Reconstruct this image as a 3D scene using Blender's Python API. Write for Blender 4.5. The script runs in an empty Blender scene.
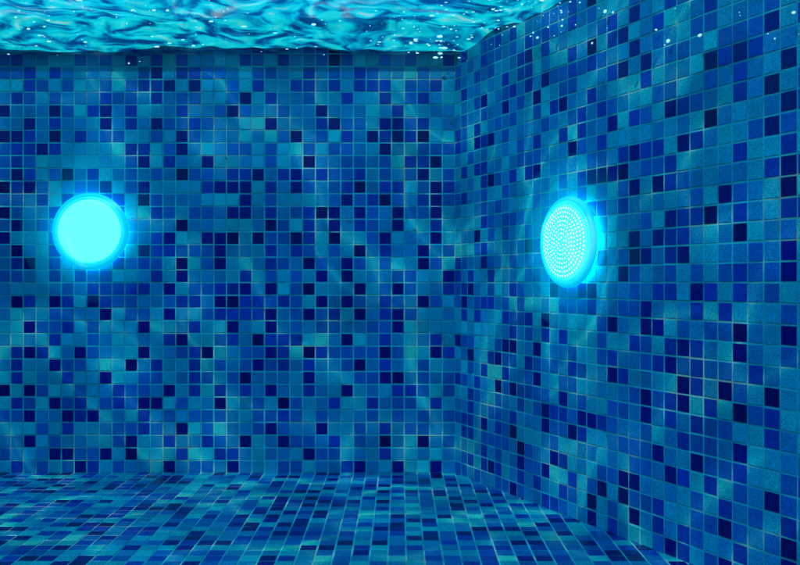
import bpy, math, random
import numpy as np
from mathutils import Vector, Matrix
random.seed(7); rng=np.random.default_rng(11)
T=0.048; K=T/12.7; F=922.0; D=F*K
CX,CY=400.0,282.5
ZW=(CY-53)*K; ZF=(CY-473)*K
TH=math.atan(436/F)
C=Vector((55*K,D)); dR=Vector((math.sin(TH),-math.cos(TH))); LR=5.5
E=C+dR*LR
XL=-3.0; YB=E.y
scn=bpy.context.scene
def newmat(name):
    m=bpy.data.materials.new(name); m.use_nodes=True
    nt=m.node_tree; nt.nodes.clear()
    return m,nt,nt.nodes,nt.links
def obj(name,verts,faces,mats=(),parent=None,smooth=False):
    me=bpy.data.meshes.new(name); me.from_pydata(verts,[],faces); me.update()
    o=bpy.data.objects.new(name,me); scn.collection.objects.link(o)
    for m in mats: me.materials.append(m)
    if smooth: me.polygons.foreach_set('use_smooth',[True]*len(me.polygons))
    if parent: o.parent=parent
    return o
# ---------- materials
def tile_mat():
    m,nt,N,L=newmat('glass_mosaic_tile')
    out=N.new('ShaderNodeOutputMaterial'); p=N.new('ShaderNodeBsdfPrincipled')
    a=N.new('ShaderNodeAttribute'); a.attribute_name='tilecol'
    tc=N.new('ShaderNodeTexCoord')
    n=N.new('ShaderNodeTexNoise'); n.inputs['Scale'].default_value=420; n.inputs['Detail'].default_value=1
    n2=N.new('ShaderNodeTexNoise'); n2.inputs['Scale'].default_value=3.1; n2.inputs['Detail'].default_value=2
    L.new(tc.outputs['Object'],n.inputs['Vector']); L.new(tc.outputs['Object'],n2.inputs['Vector'])
    r=N.new('ShaderNodeMapRange'); r.inputs['From Min'].default_value=.3; r.inputs['From Max'].default_value=.7
    r.inputs['To Min'].default_value=.5; r.inputs['To Max'].default_value=1.5; L.new(n.outputs['Fac'],r.inputs['Value'])
    r2=N.new('ShaderNodeMapRange'); r2.inputs['From Min'].default_value=.3; r2.inputs['From Max'].default_value=.7
    r2.inputs['To Min'].default_value=.72; r2.inputs['To Max'].default_value=1.22; L.new(n2.outputs['Fac'],r2.inputs['Value'])
    mu=N.new('ShaderNodeMath'); mu.operation='MULTIPLY'; L.new(r.outputs[0],mu.inputs[0]); L.new(r2.outputs[0],mu.inputs[1])
    v=N.new('ShaderNodeVectorMath'); v.operation='SCALE'; L.new(a.outputs['Color'],v.inputs[0]); L.new(mu.outputs[0],v.inputs['Scale'])
    L.new(v.outputs[0],p.inputs['Base Color'])
    p.inputs['Roughness'].default_value=.3; p.inputs['Specular IOR Level'].default_value=.3
    L.new(p.outputs[0],out.inputs[0]); return m
def grout_mat(name,c):
    m,nt,N,L=newmat(name)
    out=N.new('ShaderNodeOutputMaterial'); p=N.new('ShaderNodeBsdfPrincipled')
    tc=N.new('ShaderNodeTexCoord'); n=N.new('ShaderNodeTexNoise'); n.inputs['Scale'].default_value=7; n.inputs['Detail'].default_value=3
    L.new(tc.outputs['Object'],n.inputs['Vector'])
    cr=N.new('ShaderNodeValToRGB'); cr.color_ramp.elements[0].position=.35; cr.color_ramp.elements[1].position=.68
    cr.color_ramp.elements[0].color=(c[0]*.45,c[1]*.45,c[2]*.5,1); cr.color_ramp.elements[1].color=(*c,1)
    L.new(n.outputs['Fac'],cr.inputs[0]); L.new(cr.outputs[0],p.inputs['Base Color'])
    p.inputs['Roughness'].default_value=.85; L.new(p.outputs[0],out.inputs[0]); return m
MT=tile_mat(); MG=grout_mat('grout',(.22,.62,.62))
PAL=[((.002,.004,.18),.03),((.003,.045,.36),.17),((.005,.12,.42),.24),((.01,.23,.45),.27),((.012,.36,.48),.20),((.02,.47,.50),.09)]
PC=np.array([p[0] for p in PAL]); PW=np.array([p[1] for p in PAL]); PW/=PW.sum()
def build_tiles(name,o,u,v,n,cols,rows,dark,keep=None,back=None,gain=1.0):
    o=np.array(o);u=np.array(u);v=np.array(v);n=np.array(n)
    V=[];Fc=[];A=[]
    g=.0019; h=.0016; bv=.0013
    for j in range(rows):
        for i in cols:
            if keep and not keep(i,j): continue
            if (i,j) in dark: c=PC[0]*rng.uniform(.5,1.2)
            else: c=PC[rng.choice(len(PC),p=PW)]*rng.uniform(.85,1.12)
            c=c*gain
            x0=i*T+g;x1=(i+1)*T-g;y0=j*T+g;y1=(j+1)*T-g
            tl=rng.normal(0,.0003,4)
            jx,jy=rng.normal(0,.0003,2); x0+=jx;x1+=jx;y0+=jy;y1+=jy
            b=len(V)
            for (x,y) in ((x0,y0),(x1,y0),(x1,y1),(x0,y1)): V.append(o+u*x+v*y-n*.001)
            for q,(x,y) in enumerate(((x0+bv,y0+bv),(x1-bv,y0+bv),(x1-bv,y1-bv),(x0+bv,y1-bv))): V.append(o+u*x+v*y+n*(h+tl[q]))
            fs=[(4,5,6,7),(0,1,5,4),(1,2,6,5),(2,3,7,6),(3,0,4,7)]
            for f in fs: Fc.append(tuple(b+k for k in f))
            A+= [(c[0],c[1],c[2],1)]*8
    nt=len(Fc)
    b=len(V)
    for p in back: V.append(np.array(p))
    Fc.append(tuple(range(b,b+len(back)))); A+=[(0,0,0,1)]*len(back)
    ob=obj(name,[tuple(p) for p in V],Fc,(MT,MG))
    at=ob.data.attributes.new('tilecol','FLOAT_COLOR','POINT'); at.data.foreach_set('color',np.array(A,dtype=np.float32).ravel())
    mi=np.zeros(len(Fc),dtype=np.int32); mi[nt:]=1
    ob.data.polygons.foreach_set('material_index',mi); ob.data.update()
    return ob
ROWS=35; ZT=ZF+ROWS*T
BD=[(10,107),(61,107),(35,120),(61,133),(188,133),(147,160),(22,171),(10,184),(10,210),(160,120),(112,107),(188,171),(214,184),(240,184),(240,197),(230,210),(247,210),(300,171),(264,171),(303,158),(290,133),(316,210),(354,184),(366,184),(354,210),(379,197),(417,171),(430,158),(430,197),(379,120),(404,120),(417,133),(390,145),(316,107),(328,120),(265,120),(240,95),(227,235),(252,235),(265,222),(290,235),(303,261),(328,235),(341,261),(354,248),(379,235),(404,222),(417,261),(430,235),(214,261),(201,235),(188,261),(163,235),(176,222),(150,248),(22,248),(35,261),(10,235),(61,299),(22,299),(98,299),(112,312),(35,325),(163,286),(214,299),(239,299),(265,325),(277,312),(303,312),(316,299),(341,299),(366,312),(404,325),(417,299),(163,312),(188,337),(201,350),(227,325),(252,337),(265,350),(315,350),(341,337),(366,363),(390,350),(430,350),(35,350),(61,363),(86,350),(112,376),(10,388),(35,388),(61,401),(137,363),(163,388),(214,401),(96,414),(150,401),(265,388),(303,376),(341,388),(404,376),(35,440),(61,452),(137,440),(188,427),(240,440),(282,440),(316,427),(379,440),(417,440),(86,465),(125,452),(227,465),(303,452),(354,465),(440,465),(138,184),(150,197),(112,184),(316,273),(354,286),(277,286),(404,286),(138,325),(74,171),(35,184),(392,210),(290,184)]
bd=set()
for x,y in BD:
    bd.add((int(math.floor((x-455)*K/T)),int((473-y)*K/T)))
RDk=[(571,150),(590,293),(704,70),(767,95),(784,112),(704,127),(767,125),(637,156),(625,168),(590,175),(614,127),(537,176),(717,220),(688,254),(700,296),(745,338),(676,368),(734,356),(650,330),(662,330),(783,278),(796,250),(741,237),(662,180),(676,222),(690,140),(793,195),(797,155),(767,400),(734,420),(690,390),(703,466),(720,530),(767,500),(783,552),(660,455),(620,470),(625,500),(637,520),(560,400),(545,430),(520,460),(485,420),(500,385),(515,340),(477,230),(490,180),(505,110),(540,95),(560,110),(590,40),(625,70),(650,60),(735,460),(590,420),(608,380),(575,430),(592,518),(768,32),(740,60),(466,300),(472,350),(480,140),(530,240),(545,320),(535,380),(510,430),(640,190),(640,255),(612,330),(600,250),(620,270)]
rd=set()
for x,y in RDk:
    a=(x-CX)/F
    s=(a*D-C.x)/(dR.x-a*dR.y)
    Y=C.y+s*dR.y; z=(CY-y)/F*Y
    rd.add((int(s/T),int((z-ZF)/T)))
def rdark(cols,rows,p): return {(i,j) for i in cols for j in range(rows) if rng.random()<p}
def quad(p,q): return [(p[0],p[1],ZF-.02),(q[0],q[1],ZF-.02),(q[0],q[1],ZT),(p[0],p[1],ZT)]
cb=range(-67,0)
build_tiles('pool_wall',(C.x,D,ZF),(1,0,0),(0,0,1),(0,-1,0),cb,ROWS,bd|rdark(cb,ROWS,.02),back=quad((XL-.05,D),(C.x+.02,D)))
nR=(-math.cos(TH),-math.sin(TH),0)
cr_=range(0,int(LR/T)+1)
build_tiles('pool_wall',(C.x,D,ZF),(dR.x,dR.y,0),(0,0,1),nR,cr_,ROWS,rd|rdark(cr_,ROWS,.015),back=quad(C-dR*.02,E+dR*.05))
cl=range(0,int((D-YB)/T)+1)
build_tiles('pool_wall',(XL,D,ZF),(0,-1,0),(0,0,1),(1,0,0),cl,ROWS,rdark(cl,ROWS,.1),back=quad((XL,YB-.05),(XL,D+.05)))
ck=range(0,int((E.x-XL)/T)+1)
build_tiles('pool_wall',(XL,YB,ZF),(1,0,0),(0,0,1),(0,1,0),ck,ROWS,rdark(ck,ROWS,.1),back=quad((XL-.05,YB),(E.x+.05,YB)))
ncf=range(-67,52); nrf=int((D-YB)/T)+1
def keepf(i,j):
    X=C.x+(i+.5)*T; Y=D-(j+.5)*T
    return (X-C.x)*nR[0]+(Y-D)*nR[1]>-.03
build_tiles('pool_floor',(C.x,D,ZF),(1,0,0),(0,-1,0),(0,0,1),ncf,nrf,rdark(ncf,nrf,.18),keep=keepf,gain=np.array([1.6,1.05,.88]),
  back=[(XL-.1,YB-.1,ZF),(E.x+.1,YB-.1,ZF),(E.x+.1,D+.1,ZF),(XL-.1,D+.1,ZF)])
# ---------- coping and ground
def poly(off,offb=None):
    if offb is None: offb=off
    a=Vector((XL+off,D-offb)); d_=Vector((XL+off,YB+off))
    P=C+Vector(nR[:2])*off
    s=(D-offb-P.y)/dR.y; b=P+dR*s
    s=(YB+off-P.y)/dR.y; c=P+dR*s
    return [a,b,c,d_]
MC=grout_mat('coping_stone',(.42,.42,.40))
pi,po=poly(.08,.13),poly(-.35)  # unseen lip, overhang shaped to shade the upper wall and waterline
V=[];Fc=[]
for z in (ZT+.003,ZT+.045):
    V+=[(p.x,p.y,z) for p in pi]+[(p.x,p.y,z) for p in po]
for k in range(4):
    l=(k+1)%4
    Fc+=[(k,l,4+l,4+k),(8+k,12+k,12+l,8+l),(k,8+k,8+l,l),(4+k,4+l,12+l,12+k)]
obj('pool_coping',V,Fc,(MC,))
MGd=grout_mat('paving',(.30,.29,.26))
R=400; big=[(-R,R),(R,R),(R,-R),(-R,-R)]
V=[(p.x,p.y,ZT+.035) for p in poly(-.34)]+[(x,y,ZT+.035) for x,y in big]
obj('ground',V,[(k,4+k,4+(k+1)%4,(k+1)%4) for k in range(4)],(MGd,))
# ---------- water surface
nx,ny=330,420
ys=np.linspace(YB,D,ny)
waves=[]
for w in range(26):
    lam=random.choice([.07,.1,.14,.2,.28,.4,.6]); ang=random.uniform(0,math.pi*2)
    waves.append((2*math.pi/lam*math.cos(ang),2*math.pi/lam*math.sin(ang),random.uniform(0,6.28),lam*.0064))
XX=np.zeros((ny,nx));YY=np.zeros((ny,nx))
for j,y in enumerate(ys):
    s=(y-C.y)/dR.y; xr=C.x+dR.x*s
    XX[j]=np.linspace(XL,xr,nx); YY[j]=y
ZZ=np.zeros_like(XX)
wx=XX+.03*np.sin(YY*5.1)+.02*np.sin(XX*9+YY*3); wy=YY+.03*np.sin(XX*4.3+1)
for kx,ky,ph,am in waves: 
    q=np.sin(kx*wx+ky*wy+ph); ZZ+=am*(q)
ZZ+=ZW
V=np.stack([XX,YY,ZZ],-1).reshape(-1,3)
Fc=[(j*nx+i,j*nx+i+1,(j+1)*nx+i+1,(j+1)*nx+i) for j in range(ny-1) for i in range(nx-1)]
m,nt,N,L=newmat('pool_water')
out=N.new('ShaderNodeOutputMaterial'); tc=N.new('ShaderNodeTexCoord')
def noise(s,d,src=None):
    n=N.new('ShaderNodeTexNoise'); n.inputs['Scale'].default_value=s; n.inputs['Detail'].default_value=d
    L.new(tc.outputs['Object'] if src is None else src,n.inputs['Vector']); return n
wn=noise(3.2,1)
sc=N.new('ShaderNodeVectorMath'); sc.operation='SCALE'; sc.inputs['Scale'].default_value=.66; L.new(wn.outputs['Color'],sc.inputs[0])
ad=N.new('ShaderNodeVectorMath'); ad.operation='ADD'; L.new(tc.outputs['Object'],ad.inputs[0]); L.new(sc.outputs[0],ad.inputs[1])
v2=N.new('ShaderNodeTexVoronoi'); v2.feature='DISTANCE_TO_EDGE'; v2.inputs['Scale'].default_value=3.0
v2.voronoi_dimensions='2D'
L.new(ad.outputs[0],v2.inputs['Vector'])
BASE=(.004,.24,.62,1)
ln=N.new('ShaderNodeValToRGB'); e=ln.color_ramp.elements  # caustic light lines painted into the transparency tint, projected by the sun
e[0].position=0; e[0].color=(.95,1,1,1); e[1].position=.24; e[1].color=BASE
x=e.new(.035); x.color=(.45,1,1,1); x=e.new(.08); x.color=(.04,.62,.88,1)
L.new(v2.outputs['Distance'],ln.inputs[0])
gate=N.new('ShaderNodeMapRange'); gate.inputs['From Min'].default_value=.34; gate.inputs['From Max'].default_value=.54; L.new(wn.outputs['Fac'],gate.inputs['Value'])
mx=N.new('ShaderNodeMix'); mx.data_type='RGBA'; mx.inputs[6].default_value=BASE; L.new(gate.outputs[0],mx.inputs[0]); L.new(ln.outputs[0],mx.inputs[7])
tr=N.new('ShaderNodeBsdfTransparent'); L.new(mx.outputs[2],tr.inputs[0])
tl=N.new('ShaderNodeBsdfTranslucent')
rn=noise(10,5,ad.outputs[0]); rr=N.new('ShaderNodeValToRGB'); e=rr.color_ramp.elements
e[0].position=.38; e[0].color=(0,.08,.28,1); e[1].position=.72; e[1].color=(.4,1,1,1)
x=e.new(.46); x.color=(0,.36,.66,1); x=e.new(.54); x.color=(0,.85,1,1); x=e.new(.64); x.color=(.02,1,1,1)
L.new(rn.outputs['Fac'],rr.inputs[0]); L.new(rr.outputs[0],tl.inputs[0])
gl=N.new('ShaderNodeBsdfGlossy'); gl.inputs['Roughness'].default_value=.05; gl.inputs['Color'].default_value=(.3,.9,1,1)
m1=N.new('ShaderNodeMixShader'); m1.inputs[0].default_value=.48; L.new(tr.outputs[0],m1.inputs[1]); L.new(tl.outputs[0],m1.inputs[2])
m2=N.new('ShaderNodeMixShader'); m2.inputs[0].default_value=.10; L.new(m1.outputs[0],m2.inputs[1]); L.new(gl.outputs[0],m2.inputs[2])
L.new(m2.outputs[0],out.inputs[0])
obj('water',[tuple(p) for p in V.tolist()],Fc,(m,),smooth=True)
# ---------- pool lights
def emis(name,c,s,samp=False):
    m,nt,N,L=newmat(name); o=N.new('ShaderNodeOutputMaterial'); p=N.new('ShaderNodeBsdfPrincipled')
    p.inputs['Base Color'].default_value=(.2,.6,.65,1); p.inputs['Roughness'].default_value=.3
    tc=N.new('ShaderNodeTexCoord'); n=N.new('ShaderNodeTexNoise'); n.inputs['Scale'].default_value=14; L.new(tc.outputs['Object'],n.inputs['Vector'])
    r=N.new('ShaderNodeMapRange'); r.inputs['To Min'].default_value=s*.85; r.inputs['To Max'].default_value=s*1.15; L.new(n.outputs['Fac'],r.inputs['Value'])
    p.inputs['Emission Color'].default_value=(*c,1); L.new(r.outputs[0],p.inputs['Emission Strength'])
    L.new(p.outputs[0],o.inputs[0])
    if not samp: m.cycles.emission_sampling='NONE'
    return m
M_rim=emis('lamp_housing',(0,.46,.68),.72)
M_face=emis('lamp_lens',(.08,.80,.86),.85,True)
M_bez=emis('lamp_bezel',(.01,.68,.80),.8)
M_core=emis('lamp_lens_bright',(.16,.90,.91),.90,True)
M_led=emis('lamp_led',(.65,1,1),2.6)
M_back=emis('lamp_back_glow',(0,.60,.9),15,True)  # hidden glowing ring added to brighten the wall around each lamp
def lathe(name,prof,mat,parent,seg=96):
    V=[];Fc=[]
    for r,h in prof:
        for k in range(seg):
            a=2*math.pi*k/seg; V.append((r*math.cos(a),r*math.sin(a),h))
    for j in range(len(prof)-1):
        for k in range(seg):
            l=(k+1)%seg; Fc.append((j*seg+k,j*seg+l,(j+1)*seg+l,(j+1)*seg+k))
    return obj(name,V,Fc,(mat,),parent,smooth=True)
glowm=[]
for st in (.5,1.1):  # self-emitting volumes added as a halo, imitating lamp light scattered in the water
    m,nt,N,L=newmat('lamp_halo_glow'); o=N.new('ShaderNodeOutputMaterial'); em=N.new('ShaderNodeEmission'); em.inputs[0].default_value=(0,.62,.9,1)
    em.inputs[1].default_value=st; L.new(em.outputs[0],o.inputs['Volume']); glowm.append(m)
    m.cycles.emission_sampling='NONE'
def lamp(loc,n,R,leds):
    e=bpy.data.objects.new('pool_light',None); scn.collection.objects.link(e)
    z=Vector(n); up=Vector((0,0,1)); xx=up.cross(z).normalized(); 
    M=Matrix((xx,up,z)).transposed().to_4x4(); M.translation=Vector(loc); e.matrix_world=M
    s=R
    def P(l): return [(s*r,h*.72) for r,h in l]
    lathe('back_glow',P([(.86,.0),(.86,.022)]),M_back,e,32)
    lathe('housing',P([(.80,.022),(.95,.022),(.99,.025),(1,.031),(1,.038),(.985,.045),(.955,.050),(.92,.052),(.90,.050)]),M_rim,e)
    lathe('bezel',P([(.90,.050),(.885,.054),(.86,.056),(.83,.055),(.82,.052)]),M_bez,e,64)
    pr=[(s*.82,.052*.72)]+[(s*.80*math.cos(a),.038+.012*math.sin(a)) for a in np.linspace(0,math.pi/2-.02,12)]+[(.0001,.050)]
    lathe('lens',pr,M_core if not leds else M_face,e,64)
    if leds:
        V=[];Fc=[]
        for ring in range(1,9):
            rr=s*.78*ring/8.4; cnt=int(6.6*ring)
            for k in range(cnt):
                a=2*math.pi*k/cnt+ring*.3
                c=math.sqrt(max(0,1-(rr/(s*.8))**2)); h=.038+.012*c+.0006
                b=len(V); V.append((rr*math.cos(a),rr*math.sin(a),h+.0016))
                for q in range(8):
                    t=q*math.pi/4; V.append((rr*math.cos(a)+.0028*math.cos(t),rr*math.sin(a)+.0028*math.sin(t),h-.001))
                for q in range(8): Fc.append((b,b+1+q,b+1+(q+1)%8))
        obj('leds',V,Fc,(M_led,),e,smooth=True)
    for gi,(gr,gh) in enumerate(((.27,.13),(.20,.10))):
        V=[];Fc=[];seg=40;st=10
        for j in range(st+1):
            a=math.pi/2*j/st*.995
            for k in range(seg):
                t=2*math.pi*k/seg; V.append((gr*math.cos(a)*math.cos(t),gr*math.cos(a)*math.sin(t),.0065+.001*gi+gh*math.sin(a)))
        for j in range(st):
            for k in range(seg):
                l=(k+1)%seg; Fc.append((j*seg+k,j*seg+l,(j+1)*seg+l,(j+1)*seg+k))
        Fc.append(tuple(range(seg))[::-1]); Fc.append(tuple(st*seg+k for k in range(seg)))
        obj('lamp_halo_glow',V,Fc,(glowm[gi],),e)
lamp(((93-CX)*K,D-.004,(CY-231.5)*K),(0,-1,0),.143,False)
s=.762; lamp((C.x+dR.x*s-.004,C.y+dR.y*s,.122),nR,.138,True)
# ---------- sun glints at the surface, added as self-glowing blobs
m,nt,N,L=newmat('glint_blob'); o=N.new('ShaderNodeOutputMaterial'); p=N.new('ShaderNodeBsdfPrincipled')
p.inputs['Base Color'].default_value=(.9,.97,1,1); p.inputs['Roughness'].default_value=.1
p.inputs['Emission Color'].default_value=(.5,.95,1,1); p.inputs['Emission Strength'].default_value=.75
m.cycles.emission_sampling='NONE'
L.new(p.outputs[0],o.inputs[0])
V=[];Fc=[]
def blob(c,rx,ry,rz):
    b=len(V); st,sg=5,8
    for j in range(st+1):
        a=-math.pi/2+math.pi*j/st
        for k in range(sg):
            t=2*math.pi*k/sg; V.append((c[0]+rx*math.cos(a)*math.cos(t),c[1]+ry*math.cos(a)*math.sin(t),c[2]+rz*math.sin(a)))
    for j in range(st):
        for k in range(sg): l=(k+1)%sg; Fc.append((b+j*sg+k,b+j*sg+l,b+(j+1)*sg+l,b+(j+1)*sg+k))
cl_=[]
for k in range(110):
    y=random.uniform(2.2,D-.05); s_=(y-C.y)/dR.y; xr=C.x+dR.x*s_
    x=random.uniform(-1.6,xr-.05) if random.random()<.55 else xr-abs(random.gauss(0,.15))-.03
    cl_.append((x,y,xr))
for k in range(420):
    x,y,xr=random.choice(cl_); x=min(xr-.012,x+random.gauss(0,.09)); y=min(D-.02,y+random.gauss(0,.06))
    r=random.choice([.0009,.0012,.0016,.0016,.0022,.003,.0045])
    dz=abs(random.gauss(0,.02))
    blob((x,y,ZW-dz-.006),r*random.uniform(1,2.8),r,r*random.uniform(.5,1))
# a few more glint blobs along the side wall, close under the surface
for k in range(40):
    s_=random.uniform(.5,2.3); P=C+dR*s_+Vector(nR[:2])*random.uniform(.015,.05)
    r=random.choice([.0012,.0018,.003,.0045])
    zc=min(ZW-.01,(CY-random.uniform(4,46))/F*P.y)
    blob((P.x,P.y,zc),r,r*random.uniform(1,2.5),r*random.uniform(.5,1))
obj('glint_blobs',V,Fc,(m,),smooth=True)
# ---------- palms
M_tr=grout_mat('palm_bark',(.16,.11,.07)); M_fr=grout_mat('palm_leaf',(.04,.09,.03))
def palm(x,y,h,cr):
    e=bpy.data.objects.new('palm_tree',None); scn.collection.objects.link(e); e.location=(x,y,ZT+.035)
    lathe('trunk',[(.20-.1*t,h*t) for t in np.linspace(0,1,14)],M_tr,e,12)
    V=[];Fc=[]
    for k in range(26):
        a=k*2.4; el=random.uniform(-.1,1.1); 
        prev=None
        for q in range(12):
            t=q/11; r=cr*t*math.cos(el*.6); z=h+cr*(math.sin(el)*t-.75*t*t)
            c=Vector((r*math.cos(a),r*math.sin(a),z)); sd=Vector((-math.sin(a),math.cos(a),0))
            w=cr*.28*math.sin(math.pi*min(1,t+.08))**.7 if t<.92 else .02
            if q>0:
                for sgn in (-1,1):
                    b=len(V); tip=c+sd*sgn*w+Vector((.12*math.cos(a),.12*math.sin(a),-w*.5))
                    V.extend([tuple(prev),tuple(c),tuple(tip)]); Fc.append((b,b+1,b+2))
            prev=c
    obj('fronds',V,Fc,(M_fr,),e)
for px,py,d in ((169,15,32),(241,18,34)):
    palm((px-CX)/F*d,d,(CY-py)/F*d-ZT,.75)
# ---------- light
sd=Vector((.42,.62,-.8)).normalized()
sun=bpy.data.lights.new('sun','SUN'); sun.energy=5; sun.angle=math.radians(.5); sun.color=(1,.98,.94)
so=bpy.data.objects.new('sun',sun); scn.collection.objects.link(so); so.rotation_euler=sd.to_track_quat('-Z','Y').to_euler()
w=bpy.data.worlds.new('World'); scn.world=w; w.use_nodes=True
N=w.node_tree.nodes; L=w.node_tree.links; bg=N['Background']; sk=N.new('ShaderNodeTexSky'); sk.sky_type='NISHITA'; sk.sun_disc=False
sk.sun_elevation=math.asin(-sd.z); sk.sun_rotation=math.atan2(-sd.x,-sd.y); bg.inputs[1].default_value=.10
L.new(sk.outputs[0],bg.inputs[0])
cam=bpy.data.cameras.new('camera'); co=bpy.data.objects.new('camera',cam); scn.collection.objects.link(co)
cam.sensor_width=36; cam.lens=36*F/800; co.rotation_euler=(math.pi/2,0,0); cam.clip_start=.02; cam.clip_end=1500
scn.camera=co
scn.view_settings.view_transform='Standard'; scn.view_settings.look='None'; scn.view_settings.exposure=0
